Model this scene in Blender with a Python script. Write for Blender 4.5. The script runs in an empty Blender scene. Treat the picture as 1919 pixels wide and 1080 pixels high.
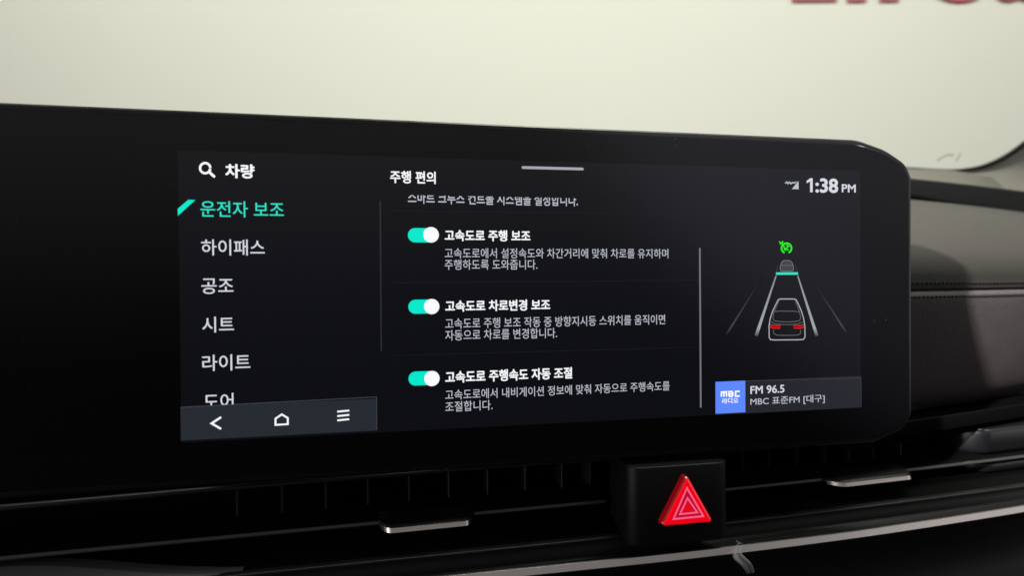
import bpy, bmesh, math, random
import numpy as np
from mathutils import Vector, Matrix
random.seed(4)
S = bpy.context.scene
COL = S.collection

# ------------------------------------------------------------------ camera
CAM = np.array([-0.0781543, -0.2764492, 0.0050441])
RM = np.array([[0.9778112, -0.2093735, -0.0069320],
               [-0.0089372, -0.0086324, -0.9999228],
               [0.2092975, 0.9777976, -0.0103121]])          # rows: right, down, forward
FPX, PW, PH = 1287.09, 1919.0, 1080.0
cd = bpy.data.cameras.new("camera")
cam = bpy.data.objects.new("camera", cd)
COL.objects.link(cam)
r_, d_, f_ = RM
cam.matrix_world = Matrix(((r_[0], -d_[0], -f_[0], CAM[0]), (r_[1], -d_[1], -f_[1], CAM[1]),
                           (r_[2], -d_[2], -f_[2], CAM[2]), (0, 0, 0, 1)))
cd.sensor_width = 36.0
cd.lens = 36.0 * FPX / PW
cd.clip_start, cd.clip_end = 0.01, 100
cd.dof.use_dof = True
cd.dof.focus_distance = 0.296
cd.dof.aperture_fstop = 10.0
S.camera = cam

# ------------------------------------------------------------------ light
W = bpy.data.worlds.new("World")
S.world = W
W.use_nodes = True
wn, wl = W.node_tree.nodes, W.node_tree.links
bg = wn["Background"]
tc = wn.new("ShaderNodeTexCoord")
sp = wn.new("ShaderNodeSeparateXYZ")
zr = wn.new("ShaderNodeMapRange")
zr.inputs[1].default_value, zr.inputs[2].default_value = -1, 1
cr_ = wn.new("ShaderNodeValToRGB")
cr_.color_ramp.interpolation = 'EASE'
els = cr_.color_ramp.elements
els[0].position, els[0].color = .43, (.010, .010, .011, 1)
els[1].position, els[1].color = .68, (.29, .29, .30, 1)
e_ = els.new(.85)
e_.color = (.12, .12, .12, 1)
wl.new(tc.outputs["Generated"], sp.inputs[0])
wl.new(sp.outputs["Z"], zr.inputs[0])
wl.new(zr.outputs[0], cr_.inputs[0])
wl.new(cr_.outputs[0], bg.inputs["Strength"])
bg.inputs["Color"].default_value = (1.0, 0.97, 0.95, 1)


def lamp(name, loc, target, size, power, color, sy=None, spread=math.pi):
    l = bpy.data.lights.new(name, 'AREA')
    l.energy, l.color, l.size = power, color, size
    l.shape = 'RECTANGLE' if sy else 'DISK'
    if sy:
        l.size_y = sy
    l.spread = spread
    o = bpy.data.objects.new(name, l)
    COL.objects.link(o)
    o.location = loc
    o.rotation_euler = (Vector(target) - Vector(loc)).to_track_quat('-Z', 'Y').to_euler()
    return o


FWD = Vector((0.2093, 0.9778, 0)).normalized()
RGT = Vector((FWD.y, -FWD.x, 0))
CV = Vector(CAM)
WALL_D = 2.9


def wp(dist, right, z):
    v = CV + FWD * dist + RGT * right
    return Vector((v.x, v.y, z))


kl = bpy.data.lights.new("key_lamp", 'SPOT')
kl.energy, kl.color, kl.shadow_soft_size = 285.0, (1, .94, .93), .02
kl.spot_size, kl.spot_blend = math.radians(15.5), .6
ko = bpy.data.objects.new("key_lamp", kl)
COL.objects.link(ko)
ko.location = Vector((.17, 0, .06)) - Vector((1.5, 1, -.66)) * .62
ko.rotation_euler = (Vector((.385, .10, .002)) - ko.location).to_track_quat('-Z', 'Y').to_euler()
lamp("wall_lamp", wp(.2, .2, 2.7), wp(WALL_D, .2, .75), 6.0, 158.0, (1, .99, .915), .8)
lamp("dash_lamp", (.45, .2, 1.35), (.5, .25, .05), .9, 17.0, (1, .97, .86), .5)
lamp("passenger_fill", (1.25, -.47, .05), (.2, 0, -.09), .9, .9, (1, .97, .96), .5)  # added fill, brightens the right end of the silver trim
lamp("side_window", (-1.05, -.38, -.02), (.1, .02, -.08), .7, 4.0, (.97, .98, 1), .35)

vs = S.view_settings
vs.view_transform, vs.look, vs.exposure, vs.gamma = 'Standard', 'None', 0, 1
vs.use_curve_mapping = False
S.render.engine = 'CYCLES'


# ------------------------------------------------------------------ helpers
def ray(px, py):
    return RM.T @ np.array([(px - PW / 2) / FPX, (py - PH / 2) / FPX, 1.0])


def U(px, py, Y=0.0):
    """where the line of sight through a photo pixel meets the plane at depth Y"""
    d = ray(px, py)
    return CAM + d * ((Y - CAM[1]) / d[1])


def lin(c):
    return tuple(((v / 255) / 12.92 if v <= 10.3 else (((v / 255) + .055) / 1.055) ** 2.4) for v in c)


def mat(name, base, rough=.5, metal=0.0, spec=.5, emit=None, estr=1.0, bump=None, var=0.0, vscale=60,
        rvar=0.0, dust=0.0, coat=0.0):
    m = bpy.data.materials.new(name)
    m.use_nodes = True
    n, l = m.node_tree.nodes, m.node_tree.links
    b = n["Principled BSDF"]
    b.inputs["Base Color"].default_value = (*base, 1)
    b.inputs["Roughness"].default_value = rough
    b.inputs["Metallic"].default_value = metal
    b.inputs["Specular IOR Level"].default_value = spec
    b.inputs["Coat Weight"].default_value = coat
    b.inputs["Coat Roughness"].default_value = .05
    if emit:
        b.inputs["Emission Color"].default_value = (*emit, 1)
        b.inputs["Emission Strength"].default_value = estr
    t = n.new("ShaderNodeTexCoord")
    if var or rvar:
        z = n.new("ShaderNodeTexNoise")
        z.inputs["Scale"].default_value = vscale
        z.inputs["Detail"].default_value = 6
        l.new(t.outputs["Object"], z.inputs["Vector"])
        if var:
            x = n.new("ShaderNodeMix")
            x.data_type = 'RGBA'
            x.inputs["A"].default_value = (*[v * (1 - var) for v in base], 1)
            x.inputs["B"].default_value = (*[v * (1 + var) for v in base], 1)
            l.new(z.outputs["Fac"], x.inputs["Factor"])
            l.new(x.outputs["Result"], b.inputs["Base Color"])
        if rvar:
            q = n.new("ShaderNodeMapRange")
            q.inputs[1].default_value, q.inputs[2].default_value = .3, .7
            q.inputs[3].default_value, q.inputs[4].default_value = max(0, rough - rvar), rough + rvar
            l.new(z.outputs["Fac"], q.inputs[0])
            l.new(q.outputs[0], b.inputs["Roughness"])
    if dust:
        v = n.new("ShaderNodeTexVoronoi")
        v.inputs["Scale"].default_value = 260
        l.new(t.outputs["Object"], v.inputs["Vector"])
        z2 = n.new("ShaderNodeTexNoise")
        z2.inputs["Scale"].default_value = 38
        l.new(t.outputs["Object"], z2.inputs["Vector"])
        a = n.new("ShaderNodeMapRange")
        a.inputs[1].default_value, a.inputs[2].default_value = .10, .05
        a.inputs[3].default_value, a.inputs[4].default_value = 0, 1
        l.new(v.outputs["Distance"], a.inputs[0])
        c = n.new("ShaderNodeMapRange")
        c.inputs[1].default_value, c.inputs[2].default_value = .56, .66
        l.new(z2.outputs["Fac"], c.inputs[0])
        mu = n.new("ShaderNodeMath")
        mu.operation = 'MULTIPLY'
        l.new(a.outputs[0], mu.inputs[0])
        l.new(c.outputs[0], mu.inputs[1])
        x = n.new("ShaderNodeMix")
        x.data_type = 'RGBA'
        x.inputs["A"].default_value = (*base, 1)
        x.inputs["B"].default_value = (dust, dust, dust * .95, 1)
        l.new(mu.outputs[0], x.inputs["Factor"])
        l.new(x.outputs["Result"], b.inputs["Base Color"])
    if bump:
        sc, st, kind = bump
        z = n.new("ShaderNodeTexVoronoi" if kind == 'cell' else "ShaderNodeTexNoise")
        z.inputs["Scale"].default_value = sc
        l.new(t.outputs["Object"], z.inputs["Vector"])
        bu = n.new("ShaderNodeBump")
        bu.inputs["Strength"].default_value = st
        bu.inputs["Distance"].default_value = .0004
        l.new(z.outputs[0], bu.inputs["Height"])
        l.new(bu.outputs[0], b.inputs["Normal"])
    return m


def link(name, me, m, parent=None, smooth=False, label=None):
    o = bpy.data.objects.new(name, me)
    COL.objects.link(o)
    if m is not None:
        me.materials.clear()
        me.materials.append(m)
    if parent is not None:
        o.parent = parent
        o.matrix_parent_inverse = parent_world(parent).inverted()
    if smooth:
        for p in me.polygons:
            p.use_smooth = True
    if label:
        o["label"] = label
    return o


def obj(name, verts, faces, m, parent=None, smooth=False, label=None):
    me = bpy.data.meshes.new(name)
    me.from_pydata([tuple(map(float, v)) for v in verts], [], faces)
    me.update()
    bm = bmesh.new()
    bm.from_mesh(me)
    bmesh.ops.recalc_face_normals(bm, faces=bm.faces)
    bm.to_mesh(me)
    bm.free()
    return link(name, me, m, parent, smooth, label)


def thing(name, label, cat, loc=(0, 0, 0), group=None):
    o = bpy.data.objects.new(name, None)
    COL.objects.link(o)
    o.location = loc
    o.empty_display_size = .02
    o["label"], o["category"] = label, cat
    if group:
        o["group"] = group
    return o


# every mesh is written in world coordinates; the part's inverse matrix cancels its Empty's location
def parent_world(o):
    if o.parent is None:
        return Matrix.Translation(o.location)
    return Matrix.Identity(4)


def bevel(o, w, seg=2):
    b = o.modifiers.new("bevel", 'BEVEL')
    b.width, b.segments, b.limit_method, b.angle_limit = w, seg, 'ANGLE', math.radians(35)
    b.harden_normals = False
    return o


class MB:
    def __init__(s):
        s.v, s.f = [], []

    def add(s, v, f):
        o = len(s.v)
        s.v += [tuple(map(float, p)) for p in v]
        s.f += [tuple(i + o for i in q) for q in f]

    def box(s, c, size, rz=0.0, ry=0.0):
        cx, cy, cz = c
        x, y, z = [k / 2 for k in size]
        R = Matrix.Rotation(rz, 3, 'Z') @ Matrix.Rotation(ry, 3, 'Y')
        pts = [R @ Vector((i * x, j * y, k * z)) + Vector(c) for i in (-1, 1) for j in (-1, 1) for k in (-1, 1)]
        s.add(pts, [(0, 1, 3, 2), (4, 6, 7, 5), (0, 4, 5, 1), (2, 3, 7, 6), (0, 2, 6, 4), (1, 5, 7, 3)])

    def build(s, name, m, parent=None, smooth=False, label=None):
        return obj(name, s.v, s.f, m, parent, smooth, label)


def smooth_fn(pts, sig=.018):
    xs = np.linspace(-.6, .9, 1501)
    P = np.array(pts)
    x0, x1 = P[0], P[1]
    s0 = (P[1, 1] - P[0, 1]) / (P[1, 0] - P[0, 0])
    s1 = (P[-1, 1] - P[-2, 1]) / (P[-1, 0] - P[-2, 0])
    y = np.interp(xs, P[:, 0], P[:, 1])
    y = np.where(xs < P[0, 0], P[0, 1] + (xs - P[0, 0]) * s0, y)
    y = np.where(xs > P[-1, 0], P[-1, 1] + (xs - P[-1, 0]) * s1, y)
    k = np.exp(-.5 * (np.arange(-60, 61) * .001 / sig) ** 2)
    k /= k.sum()
    y = np.convolve(np.pad(y, 60, mode='edge'), k, 'valid')
    return lambda x: float(np.interp(x, xs, y))


trimY = smooth_fn([(-.4, -.012), (-.2, -.007), (-.044, -.003), (.05, -.0025), (.11, 0), (.16, .0035), (.253, .0137), (.4, .038)])
vaneY = smooth_fn([(-.4, -.004), (-.21, .010), (-.078, .0157), (.04, .0214), (.093, .0238), (.15, .028), (.207, .033), (.285, .041), (.4, .058)])
ledgeY = smooth_fn([(-.4, -.006), (-.207, .003), (-.117, .0113), (-.018, .0165), (.08, .0168), (.165, .02), (.238, .0368), (.297, .052), (.4, .08)])
lipY = smooth_fn([(-.4, -.012), (-.13, 0), (.02, .004), (.093, .0093), (.169, .0147), (.264, .0235), (.4, .045)])
leatherY = smooth_fn([(-.3, .05), (.1, .05), (.24, .062), (.30, .076), (.36, .092), (.45, .12), (.55, .158), (.7, .22)], .03)


def sweep(name, prof, xs, m, parent, closed=False, smooth=True, caps=False, label=None):
    """prof(x) -> list of (Y, z); swept along X"""
    v, f = [], []
    n = len(prof(xs[0]))
    for x in xs:
        v += [(x, y, z) for (y, z) in prof(x)]
    for i in range(len(xs) - 1):
        for j in range(n if closed else n - 1):
            k = (j + 1) % n
            f.append((i * n + j, i * n + k, (i + 1) * n + k, (i + 1) * n + j))
    if caps:
        f.append(tuple(range(n)))
        f.append(tuple(range((len(xs) - 1) * n, len(xs) * n)))
    return obj(name, v, f, m, parent, smooth, label)


def rrect(y0, y1, z0, z1, r, n=3):
    pts = []
    for (cy, cz, a0) in ((y1 - r, z1 - r, 0), (y0 + r, z1 - r, 90), (y0 + r, z0 + r, 180), (y1 - r, z0 + r, 270)):
        for k in range(n + 1):
            a = math.radians(a0 + 90 * k / n)
            pts.append((cy + r * math.cos(a), cz + r * math.sin(a)))
    return pts


def inset(poly, d):
    n = len(poly)
    out = []
    for i in range(n):
        p0, p1, p2 = (np.array(poly[(i + k) % n]) for k in (-1, 0, 1))
        a, b = p1 - p0, p2 - p1
        a, b = a / (np.linalg.norm(a) + 1e-12), b / (np.linalg.norm(b) + 1e-12)
        na, nb = np.array([-a[1], a[0]]), np.array([-b[1], b[0]])
        q = na + nb
        q /= max(.3, np.linalg.norm(q))
        c = max(.4, float(q @ na))
        out.append(tuple(p1 + q * d / c))
    return out


def layered(name, poly, layers, m, parent, cap_front=True, cap_back=True, smooth=False, label=None):
    """poly (x, z) counter-clockwise; layers: (Y, inset)"""
    v, f = [], []
    n = len(poly)
    for (Y, d) in layers:
        v += [(x, Y, z) for (x, z) in (inset(poly, d) if d else poly)]
    for i in range(len(layers) - 1):
        for j in range(n):
            k = (j + 1) % n
            f.append((i * n + j, i * n + k, (i + 1) * n + k, (i + 1) * n + j))
    if cap_front:
        f.append(tuple(range(n)))
    if cap_back:
        f.append(tuple(range((len(layers) - 1) * n, len(layers) * n)))
    return obj(name, v, f, m, parent, smooth, label)


def fillet(corners, seg=8):
    """corners: (x, z, r) -> rounded polygon"""
    out = []
    n = len(corners)
    for i in range(n):
        p0, p1, p2 = (np.array(corners[(i + k) % n][:2]) for k in (-1, 0, 1))
        r = corners[i][2]
        if r <= 0:
            out.append(tuple(p1))
            continue
        a, b = p0 - p1, p2 - p1
        a, b = a / np.linalg.norm(a), b / np.linalg.norm(b)
        ang = math.acos(max(-1, min(1, float(a @ b))))
        t = r / math.tan(ang / 2)
        s, e = p1 + a * t, p1 + b * t
        c = p1 + (a + b) / np.linalg.norm(a + b) * (r / math.sin(ang / 2))
        a0, a1 = math.atan2(*(s - c)[::-1]), math.atan2(*(e - c)[::-1])
        da = (a1 - a0 + math.pi) % (2 * math.pi) - math.pi
        for k in range(seg + 1):
            q = a0 + da * k / seg
            out.append((c[0] + r * math.cos(q), c[1] + r * math.sin(q)))
    return out


# ------------------------------------------------------------------ materials
M = {}
M['wall'] = mat("wall_paint", (.80, .795, .725), .75, var=.02, vscale=1.5, bump=(180, .15, 'n'))
M['letter'] = mat("red_acrylic", (.72, .115, .15), .4, var=.03)
M['gasket'] = mat("black_rubber", (.012, .012, .010), .6)
M['pillar'] = mat("grey_pillar_cloth", (.40, .395, .34), .85, var=.06, vscale=300, bump=(900, .3, 'n'))
M['pad'] = mat("dash_soft_plastic", (.0265, .0262, .0215), .65, spec=.35, var=.07, vscale=25, rvar=.06, bump=(1500, .35, 'cell'))
M['leather'] = mat("black_leather", (.100, .089, .090), .55, spec=.25, var=.10, vscale=35, rvar=.07, bump=(1100, .55, 'cell'))
M['seam'] = mat("seam_groove", (.010, .010, .010), .8)
M['thread'] = mat("black_thread", (.004, .004, .004), .8)
M['band'] = mat("dark_dash_edge", (.008, .008, .011), .5)
M['shelf'] = mat("dash_shelf", (.24, .23, .20), .65, var=.05)
M['satin'] = mat("satin_black_plastic", (.006, .006, .006), .42, spec=.35, rvar=.08, vscale=40, dust=.22)
M['gloss'] = mat("gloss_black_plastic", (.006, .006, .007), .16, spec=.5, rvar=.05, vscale=25, dust=.16)
M['matte'] = mat("matte_black_plastic", (.005, .005, .005), .6, spec=.15, dust=.10, rvar=.08)
M['fascia'] = mat("fascia_plastic", (.005, .005, .005), .45, spec=.22, dust=.06)
M['button'] = mat("button_plastic", (.0055, .0055, .0055), .45, spec=.16, bump=(2500, .2, 'n'))
M['void'] = mat("vent_shadow_plastic", (.004, .004, .004), .9, spec=0, rvar=.05)
M['vedge'] = mat("vane_edge_grey", (.028, .027, .027), .35, spec=.5)
M['block'] = mat("satin_vent_plastic", (.005, .005, .006), .3, spec=.45)
M['litfloor'] = mat("lit_floor_plastic", (.07, .065, .065), .5, spec=.4)  # lighter base colour paints the sheen on the lit vent floor
M['ledge'] = mat("ledge_plastic", (.009, .009, .009), .4, spec=.35, rvar=.08)
M['blade'] = mat("blade_plastic", (.007, .007, .007), .45, spec=.22)
M['silver'] = mat("satin_silver", (.58, .54, .53), .34, metal=1.0, rvar=.02, vscale=30)
M['chrome'] = mat("bright_chrome", (.64, .58, .55), .22, metal=1.0)
M['rim'] = mat("display_rim", (.006, .006, .007), .3, spec=.4, rvar=.05)
M['glass'] = mat("black_glass", (.0032, .0032, .004), .10, spec=.5, rvar=.03, vscale=14, dust=.025)


def screen_mat(name, rgb, k=1.0, rough=.10):
    return mat(name, (.004, .004, .005), rough, emit=lin(rgb), estr=k)


M['screen'] = screen_mat("screen_backlight", (14, 15, 21), .7)
M['white'] = screen_mat("pixel_white", (250, 252, 255))
M['menu'] = screen_mat("pixel_menu_white", (214, 216, 226))
M['body'] = screen_mat("pixel_body_grey", (186, 190, 200))
M['teal'] = screen_mat("pixel_teal", (44, 226, 196))
M['teal2'] = screen_mat("pixel_teal_track", (2, 232, 204))
M['dim'] = screen_mat("pixel_dim_line", (40, 42, 47))
M['faint'] = screen_mat("pixel_faint_line", (21, 22, 27))
M['grey'] = screen_mat("pixel_grey", (112, 113, 120))
M['handle'] = screen_mat("pixel_handle", (166, 165, 176))
M['bar'] = screen_mat("pixel_bar", (38, 42, 49))
M['card'] = screen_mat("pixel_card", (36, 38, 44))
M['baredge'] = screen_mat("pixel_bar_edge", (62, 66, 70))
M['blue'] = screen_mat("pixel_blue", (94, 136, 255))
M['green'] = screen_mat("pixel_green", (40, 235, 30))
M['lane'] = screen_mat("pixel_lane", (160, 166, 170))
M['lanedim'] = screen_mat("pixel_lane_dim", (66, 66, 69))


def fade(m, stops):
    n, l = m.node_tree.nodes, m.node_tree.links
    t, sx, r = n.new("ShaderNodeTexCoord"), n.new("ShaderNodeSeparateXYZ"), n.new("ShaderNodeValToRGB")
    e = r.color_ramp.elements
    for k, (p, v) in enumerate(stops):
        q = e[k] if k < 2 else e.new(p)
        q.position, q.color = p, (v, v, v, 1)
    l.new(t.outputs["Generated"], sx.inputs[0])
    l.new(sx.outputs["Z"], r.inputs[0])
    l.new(r.outputs[0], n["Principled BSDF"].inputs["Emission Strength"])


fade(M['lane'], [(0, .1), (1, .75), (.14, 1.0)])
fade(M['lanedim'], [(0, .1), (1, .02), (.15, 1.0), (.5, .7)])
M['outline'] = screen_mat("pixel_car_outline", (178, 178, 182))
M['outline2'] = screen_mat("pixel_car_inner", (112, 112, 116))
M['carfill'] = screen_mat("pixel_car_fill", (62, 64, 70))
M['taill'] = screen_mat("pixel_red", (228, 34, 32))
M['hazred'] = mat("lit_red_lens", (.35, .003, .006), .16, emit=(.74, .0, .008), estr=1.0, coat=.5)
M['hazside'] = mat("red_lens_side", (.25, .002, .004), .16, emit=(.06, .0, .001), estr=1.0, coat=.5)
M['hazdark'] = mat("red_lens_groove", (.2, .002, .005), .2, emit=(.46, .002, .03), estr=1.0)
M['hazpink'] = mat("lit_pink_line", (.5, .1, .15), .2, emit=(.86, .09, .19), estr=1.0)

# ------------------------------------------------------------------ setting: room wall and its sign
hw = 6
wv = [wp(WALL_D, -hw, -1.6), wp(WALL_D, hw, -1.6), wp(WALL_D, hw, 3.4), wp(WALL_D, -hw, 3.4)]
wb = [v + FWD * .12 for v in wv]
w = obj("wall", wv + wb, [(0, 1, 2, 3), (4, 7, 6, 5), (0, 3, 7, 4), (1, 5, 6, 2), (3, 2, 6, 7), (0, 4, 5, 1)], M['wall'])
w["kind"] = "structure"
w["label"] = "plain off-white wall behind the dashboard and windscreen"


def text_curve(body, bold=0.0, extrude=0.0):
    """flat lettering; heavier weights are the same outlines laid side by side"""
    if bold and not extrude:
        me = text_curve(body)
        bm = bmesh.new()
        for k in range(6):
            t = bmesh.new()
            t.from_mesh(me)
            q = math.radians(60 * k + 15)
            bmesh.ops.translate(t, verts=t.verts[:], vec=(bold * 1.15 * math.cos(q), bold * math.sin(q), k * .01))
            tm = bpy.data.meshes.new("tmp")
            t.to_mesh(tm)
            bm.from_mesh(tm)
            t.free()
        bm.to_mesh(me)
        bm.free()
        return me
    c = bpy.data.curves.new("tmp", 'FONT')
    c.body, c.size, c.offset, c.extrude, c.resolution_u = body, 1.0, bold, extrude, 5
    o = bpy.data.objects.new("tmp", c)
    COL.objects.link(o)
    bpy.context.view_layer.update()
    me = bpy.data.meshes.new_from_object(o.evaluated_get(bpy.context.evaluated_depsgraph_get()))
    bpy.data.objects.remove(o)
    bpy.data.curves.remove(c)
    return me


def fit(me, fx, fy, fz):
    """fx, fy map the 0..1 ink box to the world; fz the extrusion"""
    a = np.array([v.co for v in me.vertices])
    lo, hi = a[:, :2].min(0), a[:, :2].max(0)
    for v in me.vertices:
        s, t = (v.co.x - lo[0]) / (hi[0] - lo[0]), (v.co.y - lo[1]) / (hi[1] - lo[1])
        v.co = Vector(fx(s, t, v.co.z))
    me.update()
    return me


sign = thing("wall_sign", "blurred red raised lettering cropped by the top edge, fixed high on the pale wall", "sign",
             wp(WALL_D - .02, 1.7, 1.25))
PXM = (WALL_D - .02) / FPX


def sgn(px, py):
    return (px - PW / 2) * PXM, CAM[2] - (py - PH / 2) * PXM - (WALL_D * .0103)


for (ch, x0, x1, y0, y1) in (("E", 1488, 1572, -135, 5), ("n", 1591, 1688, -92, 6), ("c", 1740, 1838, -94, 9),
                             ("a", 1862, 1955, -94, 8), ("r", 1985, 2045, -92, 6)):
    me = text_curve(ch, .04, .02)
    a0, b0 = sgn(x0, y1)
    a1, b1 = sgn(x1, y0)
    fit(me, lambda s, t, z: wp(WALL_D - .012 - z * .15, a0 + (a1 - a0) * s, b0 + (b1 - b0) * t), None, None)
    link("letter", me, M['letter'], sign)

# ------------------------------------------------------------------ windscreen and pillar
GY0, GZ0, GS = .52, .153, .85


def onglass(px, py):
    d = ray(px, py)                     # plane Y = GY0 - GS (z - GZ0)
    t = (GY0 - GS * (CAM[2] - GZ0) - CAM[1]) / (d[1] + GS * d[2])
    return Vector(CAM + d * t)


edge_px = [(1500, 300), (1600, 309), (1711, 316), (1770, 319), (1808, 318), (1838, 313), (1866, 303), (1893, 288), (1922, 267), (1965, 232),
           (2030, 172), (2120, 90), (2250, -30)]
edge = [onglass(*p) for p in edge_px]
left = [Vector((-1.0, GY0, GZ0)), Vector((-.2, GY0, GZ0 + .002))]
base = left + edge
gm = bpy.data.materials.new("windscreen_glass")
gm.use_nodes = True
n, l = gm.node_tree.nodes, gm.node_tree.links
n.remove(n["Principled BSDF"])
tr, gl, mx, fr = n.new("ShaderNodeBsdfTransparent"), n.new("ShaderNodeBsdfGlossy"), n.new("ShaderNodeMixShader"), n.new("ShaderNodeFresnel")
tr.inputs[0].default_value = (.97, .985, .965, 1)
gl.inputs["Roughness"].default_value = .02
fr.inputs["IOR"].default_value = 1.10
l.new(fr.outputs[0], mx.inputs[0])
l.new(tr.outputs[0], mx.inputs[1])
l.new(gl.outputs[0], mx.inputs[2])
l.new(mx.outputs[0], n["Material Output"].inputs["Surface"])
ws = thing("windscreen", "clear windscreen with black rubber seal curving up at its lower right corner", "windscreen", (0, GY0, GZ0))
top = []
for b in base:
    z = max(b.z + .01, .62)
    top.append(Vector((b.x, GY0 - GS * (z - GZ0), z)))
v = base + top
nb = len(base)
obj("pane", v, [(i, i + 1, nb + i + 1, nb + i) for i in range(nb - 1)], gm, ws, True)


def tube(name, pts, r, m, parent, seg=10, flat=1.0, label=None):
    v, f = [], []
    for i, p in enumerate(pts):
        t = (pts[min(i + 1, len(pts) - 1)] - pts[max(i - 1, 0)]).normalized()
        a = t.cross(Vector((0, 1, 0.2))).normalized()
        b = t.cross(a)
        rr = r[i] if isinstance(r, (list, tuple)) else r
        for k in range(seg):
            q = 2 * math.pi * k / seg
            v.append(p + a * math.cos(q) * rr + b * math.sin(q) * rr * flat)
    n = len(pts)
    for i in range(n - 1):
        for k in range(seg):
            j = (k + 1) % seg
            f.append((i * seg + k, i * seg + j, (i + 1) * seg + j, (i + 1) * seg + k))
    f += [tuple(range(seg)), tuple(range((n - 1) * seg, n * seg))]
    return obj(name, v, f, m, parent, True, label)


def densify(pts, k=6):
    out = []
    n = len(pts)
    for i in range(n - 1):
        p0, p1, p2, p3 = pts[max(i - 1, 0)], pts[i], pts[i + 1], pts[min(i + 2, n - 1)]
        for j in range(k):
            t = j / k
            out.append(.5 * ((2 * p1) + (p2 - p0) * t + (2 * p0 - 5 * p1 + 4 * p2 - p3) * t * t + (3 * p1 - p0 - 3 * p2 + p3) * t ** 3))
    out.append(pts[-1])
    return out


sealp = densify(edge, 6)
smear = bpy.data.materials.new("smear_film")
smear.use_nodes = True
b_ = smear.node_tree.nodes["Principled BSDF"]
b_.inputs["Base Color"].default_value = (.30, .29, .31, 1)
b_.inputs["Alpha"].default_value = .22
for q_ in ([(1752, 301), (1762, 295), (1772, 290), (1784, 290)], [(1797, 286), (1794, 292), (1788, 301)]):
    tube("smear", densify([onglass(*p) + Vector((0, -.003, -.001)) for p in q_], 4), .0016, smear, ws, 8, .3)
tube("seal", sealp, [.0016 + .0018 * min(1, max(0, (i - 20) / 14)) for i in range(len(sealp))], M['gasket'], ws)

pl = thing("windscreen_pillar", "grey windscreen pillar trim rising at the far right beside the black seal", "pillar", edge[6])
v, f = [], []
pth = sealp[12:]
for i, p in enumerate(pth):
    t = (pth[min(i + 1, len(pth) - 1)] - pth[max(i - 1, 0)]).normalized()
    out = Vector((t.z, 0, -t.x)).normalized()
    for (q, dy) in ((.0, .004), (.012, -.004), (.05, -.03), (.10, -.06), (.16, -.09), (.2, -.11)):
        w_ = p + out * q * (0.35 + .65 * min(1, i / 25))
        v.append((w_.x + q * .25, w_.y + dy, w_.z))
k = 6
for i in range(len(pth) - 1):
    for j in range(k - 1):
        f.append((i * k + j, i * k + j + 1, (i + 1) * k + j + 1, (i + 1) * k + j))
obj("trim_panel", v, f, M['pillar'], pl, True)

# ------------------------------------------------------------------ dashboard
dash = thing("dashboard", "black and grey leather covered dashboard behind the display with a long silver trim strip below", "dashboard", (.1, .05, -.16))
XR = list(np.linspace(-.15, .85, 101))
XL = list(np.linspace(-.5, .62, 113))


def pad_prof(x):
    L = leatherY(x)
    return [(L + .0010, -.0012), (L + .0006, .0035), (L + .0014, .0105), (L + .006, .019), (L + .017, .029), (L + .034, .0395), (L + .06, .051), (L + .10, .063),
            (L + .145, .075), (L + .19, .083), (L + .23, .086)]


def fine(prof, k=4):
    def g(x):
        P = [Vector((a, b, 0)) for a, b in prof(x)]
        return [(q.x, q.y) for q in densify(P, k)]
    return g


sweep("upper_pad", fine(pad_prof), XR, M['pad'], dash)


def leather_prof(x):
    L = leatherY(x)
    return [(L + .0010, -.0028), (L - .0002, -.0062), (L + .0022, -.016), (L + .0075, -.032), (L + .0145, -.050), (L + .021, -.064), (L + .028, -.074),
            (L + .038, -.082)]


sweep("leather_panel", fine(leather_prof), XR, M['leather'], dash)
sweep("seam", lambda x: [(leatherY(x) + .0012, -.0006), (leatherY(x) + .0030, -.0014), (leatherY(x) + .0030, -.0026), (leatherY(x) + .0012, -.0034)], XR, M['seam'], dash)
for zz, dy in ((.0021, .0003), (-.0060, -.0004)):
    mb = MB()
    x = .19
    while x < .62:
        a = leatherY(x + .001) - leatherY(x)
        mb.box((x, leatherY(x) + dy, zz), (.0020, .0013, .0011), math.atan2(a, .001))
        x += .0035
    bevel(mb.build("stitching", M['thread'], dash), .0002, 1)


def band_prof(x):
    L = leatherY(x)
    return rrect(L + .178, L + .24, .0840 - .006 * max(0, x - .45) / .2, .1030 + .004 * max(0, x - .45) / .2, .003)


sweep("defroster_edge", band_prof, XR, M['band'], dash, closed=True, caps=True)
sweep("windscreen_shelf", lambda x: [(leatherY(x) + .20, .098), (leatherY(x) + .225, .104), (max(.46, leatherY(x) + .26), .142), (max(.56, leatherY(x) + .3), .150)],
      XR, M['shelf'], dash)

# the band of vents below the display: ledge, ceiling, back, floor, lip


def chan(x):
    t = min(1, max(0, (x - .135) / .03))
    return .0085 * t * t * (3 - 2 * t)


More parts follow.
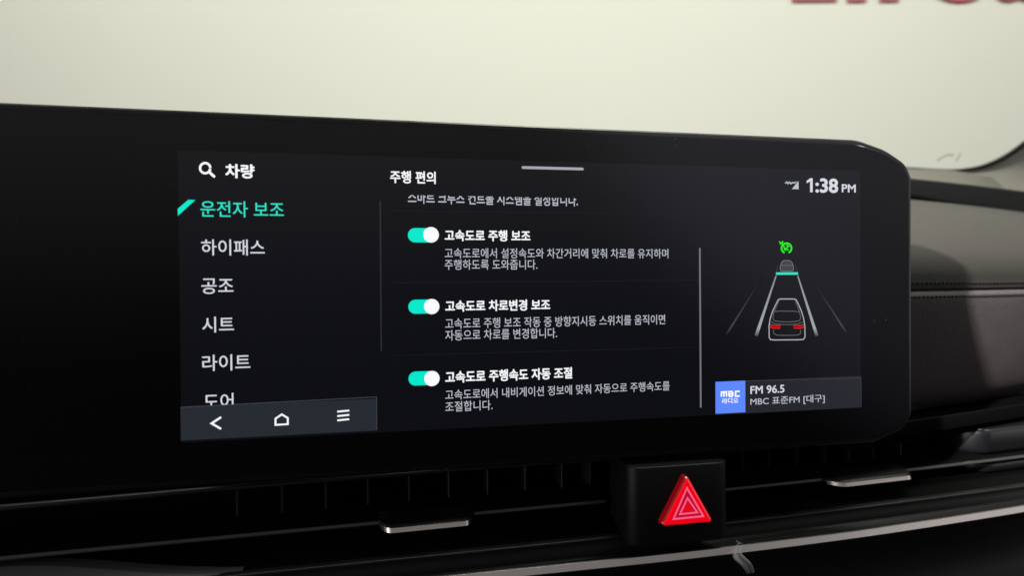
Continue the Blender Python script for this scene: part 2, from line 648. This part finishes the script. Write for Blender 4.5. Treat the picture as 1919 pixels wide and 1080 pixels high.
sweep("vent_ledge", lambda x: rrect(ledgeY(x), ledgeY(x) + .004 - .002 * chan(x) / .0085, -.0768, -.0752 + .0062 * chan(x) / .0085, .0007), [x for x in XL if x < .132], M['ledge'], dash, closed=True, caps=True)
sweep("vent_shroud", lambda x: rrect(ledgeY(x), ledgeY(x) + .004 - .002 * chan(x) / .0085, -.0768, -.0752 + .0062 * chan(x) / .0085, .0007), [x for x in XL if x > .13], M['void'], dash, closed=True, caps=True)
sweep("vent_recess", lambda x: [(ledgeY(x) + .06, -.0722 - chan(x)), (ledgeY(x) + .006, -.0735 - chan(x)), (ledgeY(x) + .0036, -.0758), (ledgeY(x) + .0035, -.0770), (vaneY(x) + .034, -.0790), (vaneY(x) + .036, -.1025),
                                (lipY(x) + .012, -.1058), (lipY(x) + .0015, -.1072)], XL, M['void'], dash, smooth=False)
def lit_floor_prof(x):  # wedge over the floor, tapering out where its painted light ends
    t = min(1, max(0, (x + .215) / .09))
    t = t * t * (3 - 2 * t) * .995
    y, z = vaneY(x) + .002, -.1000
    y2, z2 = lipY(x) + .0016, -.1064
    return [(y + (y2 - y) * t, z + (z2 - z) * t), (y2, z2), (y2 + .0014, z2 - .0002), (y + .008 + (y2 - y) * t, z + (z2 - z) * t)]


sweep("lit_floor", lit_floor_prof, list(np.linspace(-.5, -.1255, 42)), M['litfloor'], dash, closed=True,
      smooth=False, caps=True)
sweep("vent_lip", lambda x: rrect(lipY(x) - .0002, lipY(x) + .004, -.1075, -.1062, .0005), XL, M['satin'], dash, closed=True, caps=True)
sweep("lower_fascia", lambda x: [(lipY(x) + .0030, -.1079), (lipY(x) + .0032, -.1140), (trimY(x) + .0046, -.1152), (trimY(x) + .0018, -.1152), (trimY(x) + .0016, -.1178), (trimY(x) + .0035, -.1215),
                                 (trimY(x) + .006, -.132), (trimY(x) + .004, -.145), (trimY(x) - .004, -.165), (trimY(x) - .01, -.22), (trimY(x) + .03, -.5)], XL, M['fascia'], dash)
sweep("trim_strip", lambda x: [(trimY(x) + .0006, -.1133), (trimY(x) + .0003, -.1134), (trimY(x) - .0008, -.1159), (trimY(x) - .0007, -.1163), (trimY(x) + .0016, -.1163), (trimY(x) + .0016, -.1133)], XL, M['silver'], dash, closed=True, smooth=False, caps=True,
      label="thin brushed silver trim strip")


# ------------------------------------------------------------------ air vents
def vent(name, label, x0, x1, blades, tab, group="air vents under the display"):
    xm = (x0 + x1) / 2
    t = thing(name, label, "air vent", (xm, vaneY(xm), -.105), group)
    xs = list(np.linspace(x0, x1, 40))
    sweep("horizontal_vane", lambda x: [(vaneY(x), -.0966), (vaneY(x) + .0004, -.0957), (vaneY(x) + .022, -.0925), (vaneY(x) + .022, -.0935), (vaneY(x) + .0004, -.0973)],
          xs, M['void'], t, closed=True, smooth=False, caps=True)
    sweep("vane_edge", lambda x: [(vaneY(x) - .0001, -.0966), (vaneY(x) + .0003, -.0956), (vaneY(x) + .0010, -.0955), (vaneY(x) + .0003, -.0972)],
          xs, M['vedge'], t, closed=True, smooth=False, caps=True)
    for (bx, ang) in blades:
        mb = MB()
        mb.box((bx, vaneY(bx) + .019, -.0858), (.0011, .016, .0125), ang)
        mb.box((bx, vaneY(bx) + .0245, -.0990), (.0011, .010, .0072), ang)
        bevel(mb.build("blade", M['blade'], t), .0003, 1)
    a, b = tab
    xs = list(np.linspace(a, a + .007, 14)) + list(np.linspace(a + .008, b - .008, 8)) + list(np.linspace(b - .007, b, 14))
    mid, half = (a + b) / 2, (b - a) / 2

    def yo(x):
        u = abs(x - mid) / half
        return vaneY(mid) + (vaneY(b) - vaneY(a)) * (x - mid) / (b - a) - .0085 * (1 - max(0, (u - .72) / .28) ** 2 * .9)
    tb = sweep("vane_tab", lambda x: [(yo(x) + .0004, -.0964), (yo(x) + .0015, -.0952), (yo(x) + .010, -.0943), (vaneY(x) + .006, -.0936), (vaneY(x) + .006, -.0968), (yo(x) + .0004, -.0972)],
               xs, M['satin'], t, closed=True, smooth=False, caps=True)
    sweep("chrome_edge", lambda x: [(yo(x) + .0002, -.0958), (yo(x) - .0002, -.0959), (yo(x) - .0010, -.0976), (yo(x) - .0008, -.0978), (yo(x) + .0010, -.0978), (yo(x) + .0010, -.0958)], list(np.linspace(a + .0005, a + .007, 18)) + list(np.linspace(a + .008, b - .008, 10)) + list(np.linspace(b - .007, b - .0005, 18)), M['chrome'], tb, smooth=False, closed=True, caps=True)
    return t


lb = [(-.1295 + .0175 * i, -.16 + .03 * i) for i in range(9)] + [(.0225, .40)]
vent("air_vent", "wide slatted air vent left of the red hazard button with silver edged tab", -.5, .0285, lb, (-.0735, -.0325))
rb = [(.0925 + .0165 * i, (-.10, -.30, -.42, -.40, -.25, -.36, -.40, -.14)[i]) for i in range(8)]
rv = vent("air_vent", "slatted air vent right of the red hazard button with silver edged tab", .079, .62, rb, (.146, .199))

sweep("end_block", lambda x: rrect(vaneY(x) + .004 + .012 * max(0, (.264 - x) / .012) ** 2, vaneY(x) + .034, -.0945, -.0800, .003), [.252, .254, .256, .259, .262, .265] + list(np.linspace(.27, .6, 30)),
      M['block'], rv, closed=True, caps=True)
sweep("end_block", lambda x: rrect(vaneY(x) + .003 + .012 * max(0, (.264 - x) / .012) ** 2, vaneY(x) + .034, -.1045, -.0985, .002), [.252, .254, .256, .259, .262, .265] + list(np.linspace(.27, .6, 30)),
      M['block'], rv, closed=True, caps=True)

# ------------------------------------------------------------------ hazard button
hz = thing("hazard_button", "black hazard warning button with glowing red triangle between the two vents", "button", (.053, -.004, -.1065))
HY = -.0055
hx0, hx1, hz0, hz1 = .0300, .0765, -.1078, -.0742
v, f = [], []
prof = []
rr = .0062
for k in range(9):
    q = math.radians(180 + 90 * k / 8)
    prof.append((hx0 + rr + rr * math.cos(q), HY + rr + rr * math.sin(q)))
for k in range(9):
    q = math.radians(270 + 90 * k / 8)
    prof.append((hx1 - rr + rr * math.cos(q), HY + rr + rr * math.sin(q)))
prof = [(hx0 + .0040, .03)] + prof + [(hx1 - .0006, .03)]
for z in (hz0, hz1):
    v += [(x, y, z) for x, y in prof]
n_ = len(prof)
f = [(i, i + 1, n_ + i + 1, n_ + i) for i in range(n_ - 1)] + [tuple(range(n_)), tuple(range(n_, 2 * n_))]
hb = obj("button_body", v, f, M['button'], hz, True)
bevel(hb, .0007, 3)


def P2(px, py, Y=HY):
    q = U(px, py, Y)
    return (q[0], q[2])


def ccw(poly):
    a = sum(poly[i][0] * poly[(i + 1) % len(poly)][1] - poly[(i + 1) % len(poly)][0] * poly[i][1] for i in range(len(poly)))
    return poly if a > 0 else poly[::-1]


tri = ccw([P2(1284, 890, HY - .002), P2(1236.5, 984.5, HY - .002), P2(1332, 976, HY - .002)])
tri = fillet([(x, z, .0009) for x, z in tri], 5)
ln = layered("warning_triangle", tri, [(HY + .001, -.0006), (HY - .0030, -.0003), (HY - .0038, .0002), (HY - .0041, .0010)], M['hazred'], hz, cap_back=True)
ln.data.materials.append(M['hazside'])
for p in ln.data.polygons:
    if abs(p.normal.y) < .6:
        p.material_index = 1


def ring(name, outer, width, Y, m, parent):
    a, b = ccw(outer), None
    b = inset(a, width)
    v = [(x, Y, z) for x, z in a] + [(x, Y, z) for x, z in b]
    n = len(a)
    return obj(name, v, [(i, (i + 1) % n, n + (i + 1) % n, n + i) for i in range(n)], m, parent)


YT = HY - .0041
o3 = [P2(1287, 912, YT), P2(1259.5, 975.5, YT), P2(1320.5, 969.5, YT)]
i3 = [P2(1288, 931, YT), P2(1271.5, 966.5, YT), P2(1309.5, 962.5, YT)]
ring("triangle_groove", o3, .0030, YT - .00004, M['hazdark'], ln)
ring("triangle_outline", o3, .00075, YT - .0001, M['hazpink'], ln)
ring("triangle_outline", i3, .00075, YT - .0001, M['hazpink'], ln)

# ------------------------------------------------------------------ scrap of film on the trim
fm = bpy.data.materials.new("clear_film")
fm.use_nodes = True
b = fm.node_tree.nodes["Principled BSDF"]
b.inputs["Base Color"].default_value = (.4, .4, .4, 1)
b.inputs["Roughness"].default_value = .22
b.inputs["Alpha"].default_value = .20
v, f = [], []
strands = [([(1383, 1019), (1377, 1032), (1378, 1044), (1388, 1053), (1398, 1064), (1404, 1076)], 10),
           ([(1387, 1022), (1384, 1036), (1389, 1044), (1399, 1052), (1408, 1062), (1412, 1075)], 8),
           ([(1380, 1028), (1374, 1040), (1378, 1049), (1391, 1058), (1400, 1070)], 7),
           ([(1379, 1014), (1386, 1021), (1392, 1019)], 2.2), ([(1388, 1013), (1384, 1022)], 2.0)]
for si_, (sp_, wd) in enumerate(strands):
    o_ = len(v)
    n_s = len(sp_)
    for i, (px, py) in enumerate(sp_):
        t_ = i / (n_s - 1)
        Y = -.0028 - .0075 * math.sin(t_ * 2.4) - .0008 * si_
        w_ = wd * (.45 + .55 * math.sin(.5 + 2.1 * t_))
        for j in range(5):
            q_ = j / 4 - .5
            v.append(tuple(U(px + q_ * w_, py - q_ * w_ * .55, Y - .0014 * (1 - 4 * q_ * q_))))
    for i in range(n_s - 1):
        for j in range(4):
            f.append((o_ + i * 5 + j, o_ + i * 5 + j + 1, o_ + (i + 1) * 5 + j + 1, o_ + (i + 1) * 5 + j))
fo = obj("film_scrap", v, f, fm, None, True)
fo["label"], fo["category"] = "torn clear plastic film scrap hanging from the silver trim strip", "plastic scrap"
so = fo.modifiers.new("sol", 'SOLIDIFY')
so.thickness = .00015
sb = fo.modifiers.new("sub", 'SUBSURF')
sb.levels = sb.render_levels = 1

# ------------------------------------------------------------------ display
disp = thing("touchscreen_display", "wide black glass car touchscreen showing a Korean settings menu", "display", (0, .01, -.0715))
XLEFT = -.48
corner = [(XLEFT, -.0718, 0), (.1535, -.0718, .012), (.1690, -.0668, .007), (.1742, -.0600, .006), (.1742, .0525, .006), (.1712, .0590, .010), (.1600, .0652, .03), (.1450, .0694, .03),
          (XLEFT, .0706, 0)]
outl = fillet(corner, 6)
layered("housing", outl, [(.0003, .0022), (.0006, .0010), (.0016, .0002), (.0030, 0), (.0075, 0), (.0100, .0012), (.0180, .012), (.0200, .02)], M['rim'], disp, cap_front=True, cap_back=True)
layered("glass_panel", outl, [(.0004, .0026), (-.0001, .0026), (-.0003, .0030)], M['glass'], disp, cap_back=True)

YS = -.0003
YA, YB, YC, YD = YS - .0001, YS - .0002, YS - .0003, YS - .0004


def sheet(name, poly, Y, m, parent, label=None):
    poly = ccw(poly)
    return obj(name, [(x, Y, z) for x, z in poly], [tuple(range(len(poly)))], m, parent, False, label)


def S2(px, py):
    return P2(px, py, YC)


def rect_px(x0, y0, x1, y1):
    (a, b), (c, d) = S2(x0, y0), S2(x1, y1)
    return [(a, d), (c, d), (c, b), (a, b)]


(a0, b0), (a1, b1) = S2(333, 281), S2(1614, 764)
b2 = S2(338, 831)[1]
scr = sheet("screen", [(a0, b2), (a1, b2), (a1, b0), (a0, b0)], YA, M['screen'], disp)


def stroke_geo(mb, pts, w, Y, closed=False, cap=True):
    """ribbon in the screen plane; pts in metres (x, z); w in metres or list"""
    n = len(pts)
    P = [np.array(p) for p in pts]
    ws_ = w if isinstance(w, (list, tuple)) else [w] * n
    L, Rr = [], []
    for i in range(n):
        if closed:
            a, b = P[i] - P[i - 1], P[(i + 1) % n] - P[i]
        else:
            a = P[i] - P[i - 1] if i else P[1] - P[0]
            b = P[i + 1] - P[i] if i < n - 1 else P[i] - P[i - 1]
        a, b = a / (np.linalg.norm(a) + 1e-12), b / (np.linalg.norm(b) + 1e-12)
        na, nb_ = np.array([-a[1], a[0]]), np.array([-b[1], b[0]])
        q = na + nb_
        q = q / max(.25, np.linalg.norm(q))
        q = q / max(.45, float(q @ na))
        L.append(P[i] + q * ws_[i] / 2)
        Rr.append(P[i] - q * ws_[i] / 2)
    v = [(p[0], Y, p[1]) for p in L] + [(p[0], Y, p[1]) for p in Rr]
    f = [(i, (i + 1) % n, n + (i + 1) % n, n + i) for i in range(n if closed else n - 1)]
    mb.add(v, f)
    if cap and not closed:
        for (i, s) in ((0, 1), (n - 1, -1)):
            d = (P[1] - P[0]) if i == 0 else (P[-1] - P[-2])
            d = d / np.linalg.norm(d) * s
            nn = np.array([-d[1], d[0]])
            r = ws_[i] / 2
            pts_ = [P[i] + nn * r * math.cos(q) - d * r * math.sin(q) for q in np.linspace(0, math.pi, 7)]
            mb.add([(p[0], Y, p[1]) for p in pts_], [tuple(range(7))])


PXW = .000228            # one photo pixel on the screen, metres (mid-screen)


def strokes(name, lines, w, m, parent, Y=YC, closed=False, cap=True, label=None, k=None):
    mb = MB()
    for ln_ in lines:
        stroke_geo(mb, [S2(*p) for p in ln_], ([x * PXW for x in w] if isinstance(w, (list, tuple)) else w * PXW), Y, closed, cap)
    return mb.build(name, m, parent, False, label)


def arc_px(cx, cy, r, a0, a1, n=20):
    return [(cx + r * math.cos(math.radians(a0 + (a1 - a0) * i / n)), cy - r * math.sin(math.radians(a0 + (a1 - a0) * i / n))) for i in range(n + 1)]


def text(name, body, x0, x1, yt, yb, m, parent, bold=0.0, Y=YC, clip_top=None, clip_bot=None, label=None, slope=0):
    me = text_curve(body, bold)
    ym = (yt + yb) / 2
    xa, xb = S2(x0, ym)[0], S2(x1, ym + slope)[0]
    zt, zb = S2(x0, yt)[1], S2(x0, yb)[1]
    fit(me, lambda s, t, z: (xa + (xb - xa) * s, Y - z * .0003, zb + (zt - zb) * t), None, None)
    if clip_top or clip_bot:
        bm = bmesh.new()
        bm.from_mesh(me)
        zc = S2(x0, clip_top or clip_bot)[1]
        bmesh.ops.bisect_plane(bm, geom=bm.verts[:] + bm.edges[:] + bm.faces[:], plane_co=(0, 0, zc), plane_no=(0, 0, 1 if clip_top else -1), clear_outer=True)
        bm.to_mesh(me)
        bm.free()
    return link(name, me, m, parent, False, label)


# left column
strokes("search_icon", [arc_px(384.5, 315, 9.6, 0, 352, 26)], 3.6, M['white'], disp, closed=False, cap=False)
si = bpy.data.objects["search_icon"]
strokes("search_handle", [[(391.5, 321.8), (401, 330.5)]], 4.2, M['white'], si)
text("menu_heading", "차량", 422, 477, 306.5, 333.5, M['white'], disp, .028)
sheet("selection_mark", [S2(333, 391.5), S2(353, 374.3), S2(366, 374.8), S2(333.3, 404.5)], YC, M['teal2'], disp, label="slanted teal marker beside the selected menu line")
text("menu_item", "운전자 보조", 375.5, 532, 376, 406.5, M['teal'], disp, .006, label="selected menu line in teal lettering")
text("menu_item", "하이패스", 377, 496, 448.5, 479, M['menu'], disp, .006)
text("menu_item", "공조", 377.4, 437.5, 522.3, 551.3, M['menu'], disp, .006)
text("menu_item", "시트", 379, 438.5, 594.3, 624, M['menu'], disp, .006)
text("menu_item", "라이트", 379, 469, 666, 696.5, M['menu'], disp, .006)
text("menu_item", "도어", 382, 437.5, 739, 769, M['menu'], disp, .006, clip_bot=760.6, label="menu line cut off by the navigation bar")
strokes("menu_divider", [[(712.5, 377), (714.5, 657)]], 2.6, M['dim'], disp)
nav = sheet("navigation_bar", rect_px(338, 763.3, 706.3, 807.6), YB, M['bar'], disp)
na, nb2 = S2(338.3, 764.3), S2(705.6, 807.3)
strokes("bar_edge", [[(338.5, 764), (705.7, 744.6), (706, 807)]], 1.4, M['baredge'], nav, Y=YB - .00004, cap=False)
strokes("back_icon", [[(413, 783.3), (396.5, 794.2), (413, 803.8)]], 3.4, M['white'], nav)
strokes("home_icon", [[(516.3, 797), (516.3, 785.3), (528, 777.3), (539.3, 784), (539.3, 795.6)]], 3.0, M['white'], nav, closed=True)
strokes("list_icon", [[(632, 772.2), (654.5, 771 - 1)], [(632, 780.5), (654.5, 778.2)], [(632, 788.6), (654.5, 786.3)]], 3.0, M['white'], nav, cap=False)

# middle column
text("page_heading", "주행 편의", 731, 816.5, 319.3, 343, M['white'], disp, .022)
strokes("pull_handle", [[(980, 313.8), (1091.5, 316.6)]], 5.0, M['handle'], disp)
text("description", "스마트 크루즈 컨트롤 시스템을 설정합니다.", 764.4, 1083, 357.5, 381.5, M['body'], disp, .012, clip_top=365.5, label="description line with its top cut off", slope=3)
for ya, yb_ in ((395, 402), (530.5, 525.5), (667, 651)):
    strokes("row_divider", [[(735, ya), (1310, yb_)]], 1.6, M['faint'], disp, Y=YB, cap=False)


def toggle(x0, cx, cy, r, h, label):
    xs0, xs1 = S2(x0, cy)[0], S2(cx + 1, cy)[0]
    z = S2(x0, cy + .6)[1]
    hh = h / 2 * PXW * 1.0
    pts = []
    for q in np.linspace(90, 270, 17):
        pts.append((xs0 + hh + hh * math.cos(math.radians(q)), z + hh * math.sin(math.radians(q))))
    for q in np.linspace(-90, 90, 17):
        pts.append((xs1 + hh * math.cos(math.radians(q)), z + hh * math.sin(math.radians(q))))
    t = sheet("toggle_switch", pts, YC, M['teal2'], disp, label)
    kx, kz = S2(cx, cy)
    rr_ = r * PXW * 1.0
    sheet("toggle_knob", [(kx + rr_ * math.cos(q), kz + rr_ * math.sin(q)) for q in np.linspace(0, 2 * math.pi, 33)[:-1]], YD, M['white'], t)


toggle(764.4, 807.8, 440.2, 13.7, 25, None)
toggle(765.2, 809, 574.8, 13.5, 24.6, None)
toggle(765.5, 809.4, 709.9, 13.5, 24.6, None)
T = [("setting_title", "고속도로 주행 보조", 833.3, 994, 430.5, 452, 1), ("description", "고속도로에서 설정속도와 차간거리에 맞춰 차로를 유지하며", 833.3, 1252.5, 465, 484.3, 0),
     ("description", "주행하도록 도와줍니다.", 833.3, 1007, 486.5, 506, 0),
     ("setting_title", "고속도로 차로변경 보조", 834.4, 1031, 563.5, 585, 1), ("description", "고속도로 주행 보조 작동 중 방향지시등 스위치를 움직이면", 834.4, 1246.5, 597, 617, 0),
     ("description", "자동으로 차로를 변경합니다.", 834.4, 1044, 619, 639, 0),
     ("setting_title", "고속도로 주행속도 자동 조절", 834.4, 1072.5, 696.5, 719, 1), ("description", "고속도로에서 내비게이션 정보에 맞춰 자동으로 주행속도를", 834.4, 1255, 731.5, 750.5, 0),
     ("description", "조절합니다.", 834.4, 923, 753.5, 773, 0)]
for (nm, s_, x0, x1, yt, yb_, bo) in T:
    text(nm, s_, x0, x1, yt, yb_, M['white'] if bo else M['body'], disp, .026 if bo else .003)
strokes("scroll_bar", [[(1311.5, 466), (1313.3, 763)]], 3.6, M['grey'], disp)

# right column: clock and signal
one = [S2(1511.8, 338.8), S2(1518.4, 333.9), S2(1523, 333.9), S2(1523, 360.3), S2(1518.2, 360.3), S2(1518.2, 339.8), S2(1511.8, 343.4)]
ck = sheet("clock", one, YC, M['menu'], disp)
text("clock_digits", ":38", 1528, 1570.8, 333.6, 361, M['menu'], ck, .030)
text("clock_suffix", "PM", 1577.5, 1603.8, 345, 360.3, M['menu'], ck, .018)
sg = sheet("signal_icon", [S2(1484, 354.3), S2(1496.3, 338.8), S2(1496.8, 354.6)], YC, M['body'], disp)
strokes("network_mark", [[(1472, 343), (1474.5, 341), (1476.5, 344.2), (1479.5, 341.2), (1482, 344.5), (1485, 341.8), (1488, 343.2), (1491.5, 341)]], 2.4, M['body'], sg)

# lane picture
lp = bpy.data.objects.new("lane_picture", None)
COL.objects.link(lp)
lp.parent = disp
lp.matrix_parent_inverse = parent_world(disp).inverted()
for a, b in (((1454.5, 517), (1417, 630)), ((1495, 517), (1531, 630))):
    strokes("lane_line", [[a, b]], [2.6, 7.0], M['lane'], lp, cap=False)
for a, b in (((1431, 516), (1361, 628)), ((1521, 523), (1587, 625))):
    strokes("outer_lane_line", [[a, b]], [.9, 4.2], M['lanedim'], lp, cap=False)
for a, b in (((1460, 490), (1455, 510)), ((1488.5, 490), (1494, 510))):
    strokes("far_lane_line", [[a, b]], [.8, 1.6], M['lanedim'], lp, cap=False)
sheet("gap_bar", [S2(1454, 510.6), S2(1495.3, 510.4), S2(1495.3, 515.2), S2(1454, 515.4)], YD, M['teal'], lp, label="teal bar marking the following distance")
fc = [(1462, 507), (1462, 499), (1464.5, 492), (1468, 488.8), (1474, 488.2), (1480.3, 488.8), (1484, 492), (1486.6, 499), (1486.6, 507), (1483, 508.4), (1465.5, 508.4)]
lead = sheet("lead_car", [S2(*p) for p in fc], YC, M['carfill'], lp)
mb = MB()
stroke_geo(mb, [S2(*p) for p in fc], 1.5 * PXW, YD, True)
stroke_geo(mb, [S2(1463.5, 497.6), S2(1485.5, 497.6)], 1.0 * PXW, YD, False, False)
mb.build("lead_car_outline", M['outline2'], lp)
oc = [(1458.5, 562), (1462, 560.6), (1488, 560.6), (1492, 562), (1496.5, 571), (1502, 583.5), (1506, 597), (1508.3, 611), (1508.6, 632), (1505.5, 636.6), (1497, 637.2),
      (1452, 637.6), (1444, 637), (1441.5, 632.5), (1441.2, 611), (1443.5, 597), (1448, 583.5), (1454, 571)]
mb = MB()
stroke_geo(mb, [S2(*p) for p in oc], 2.0 * PXW, YC, True)
mb.build("own_car_outline", M['outline'], lp)
mb = MB()
for q in ([(1452, 584.3), (1461, 583.4), (1487, 583.6), (1497.5, 585)], [(1450.5, 584), (1448.5, 596), (1450.5, 601.5), (1460, 603), (1475, 603.8), (1489, 603), (1498.5, 601.5), (1500.5, 596), (1498.3, 584)],
          [(1445.5, 604), (1453, 607.5), (1475, 609), (1496, 607.5), (1503.5, 604)], [(1449, 619), (1450.5, 626), (1456, 628.6), (1475, 629), (1494, 628.6), (1499.8, 626), (1501, 619)],
          [(1460, 563.5), (1451.5, 584)], [(1490.3, 563.5), (1498, 584)]):
    stroke_geo(mb, [S2(*p) for p in q], 1.1 * PXW, YC, False)
mb.build("own_car_detail", M['outline2'], lp)
for (x0, x1, s) in ((1443.2, 1462, 1), (1487, 1506.2, -1)):
    mb = MB()
    a, b = (x0, x1) if s > 0 else (x1, x0)
    stroke_geo(mb, [S2(a, 608.8), S2(a + s * 6, 610.8), S2(b, 611)], 2.0 * PXW, YD, False)
    stroke_geo(mb, [S2(a + s * .5, 613.2), S2(a + s * 7, 615.4), S2(b - s * .6, 615.2)], 2.0 * PXW, YD, False)
    mb.build("tail_light", M['taill'], lp)
cr = strokes("cruise_icon", [arc_px(1474, 465.3, 9.3, -58, 238, 24)], 3.6, M['green'], disp)
strokes("cruise_needle", [[(1471, 467), (1476, 463.2)], [(1460.8, 453.6), (1467.6, 457.2)], [(1462.5, 457.6), (1467.2, 453.0)], [(1469, 461), (1470.5, 468), (1477, 468)], [(1474, 459.6), (1478.6, 462)]], 2.6, M['green'], cr)

# radio card
card = sheet("radio_card", rect_px(1340.8, 716.2, 1614.3, 764.2), YB, M['card'], disp)
strokes("card_edge", [[(1398, 714.6), (1614, 708.8), (1614.2, 763)]], 1.0, M['baredge'], card, Y=YB - .00004, cap=False)
tile = sheet("station_tile", rect_px(1340.8, 716.2, 1397, 773.2), YB - .00006, M['blue'], card, label="blue station tile")
mb = MB()
wv_ = 3.2 * PXW
for q in ([(1352, 744.2), (1352, 735.5), (1361.5, 735), (1361.5, 743.9)], [(1356.7, 735.4), (1356.7, 744)], [(1366.2, 743.6), (1366.2, 734.7), (1372, 734.5), (1373.3, 737), (1373.3, 741.5), (1371.8, 743.4), (1366.2, 743.6)],
          [(1367, 739), (1373, 738.8)], [(1386.3, 734), (1378.6, 734.2), (1378.3, 743.1), (1386.3, 742.9)]):
    stroke_geo(mb, [S2(*p) for p in q], wv_, YC, False, False)
mb.build("logo_letters", M['white'], card)
text("logo_caption", "라디오", 1353.2, 1383.8, 747.3, 757.6, M['white'], card, .02)
text("frequency", "FM 96.5", 1406.3, 1470, 724.2, 739.3, M['menu'], card, .016)
text("station_name", "MBC 표준FM [대구]", 1406.3, 1545.6, 745.8, 763, M['body'], card, .006)
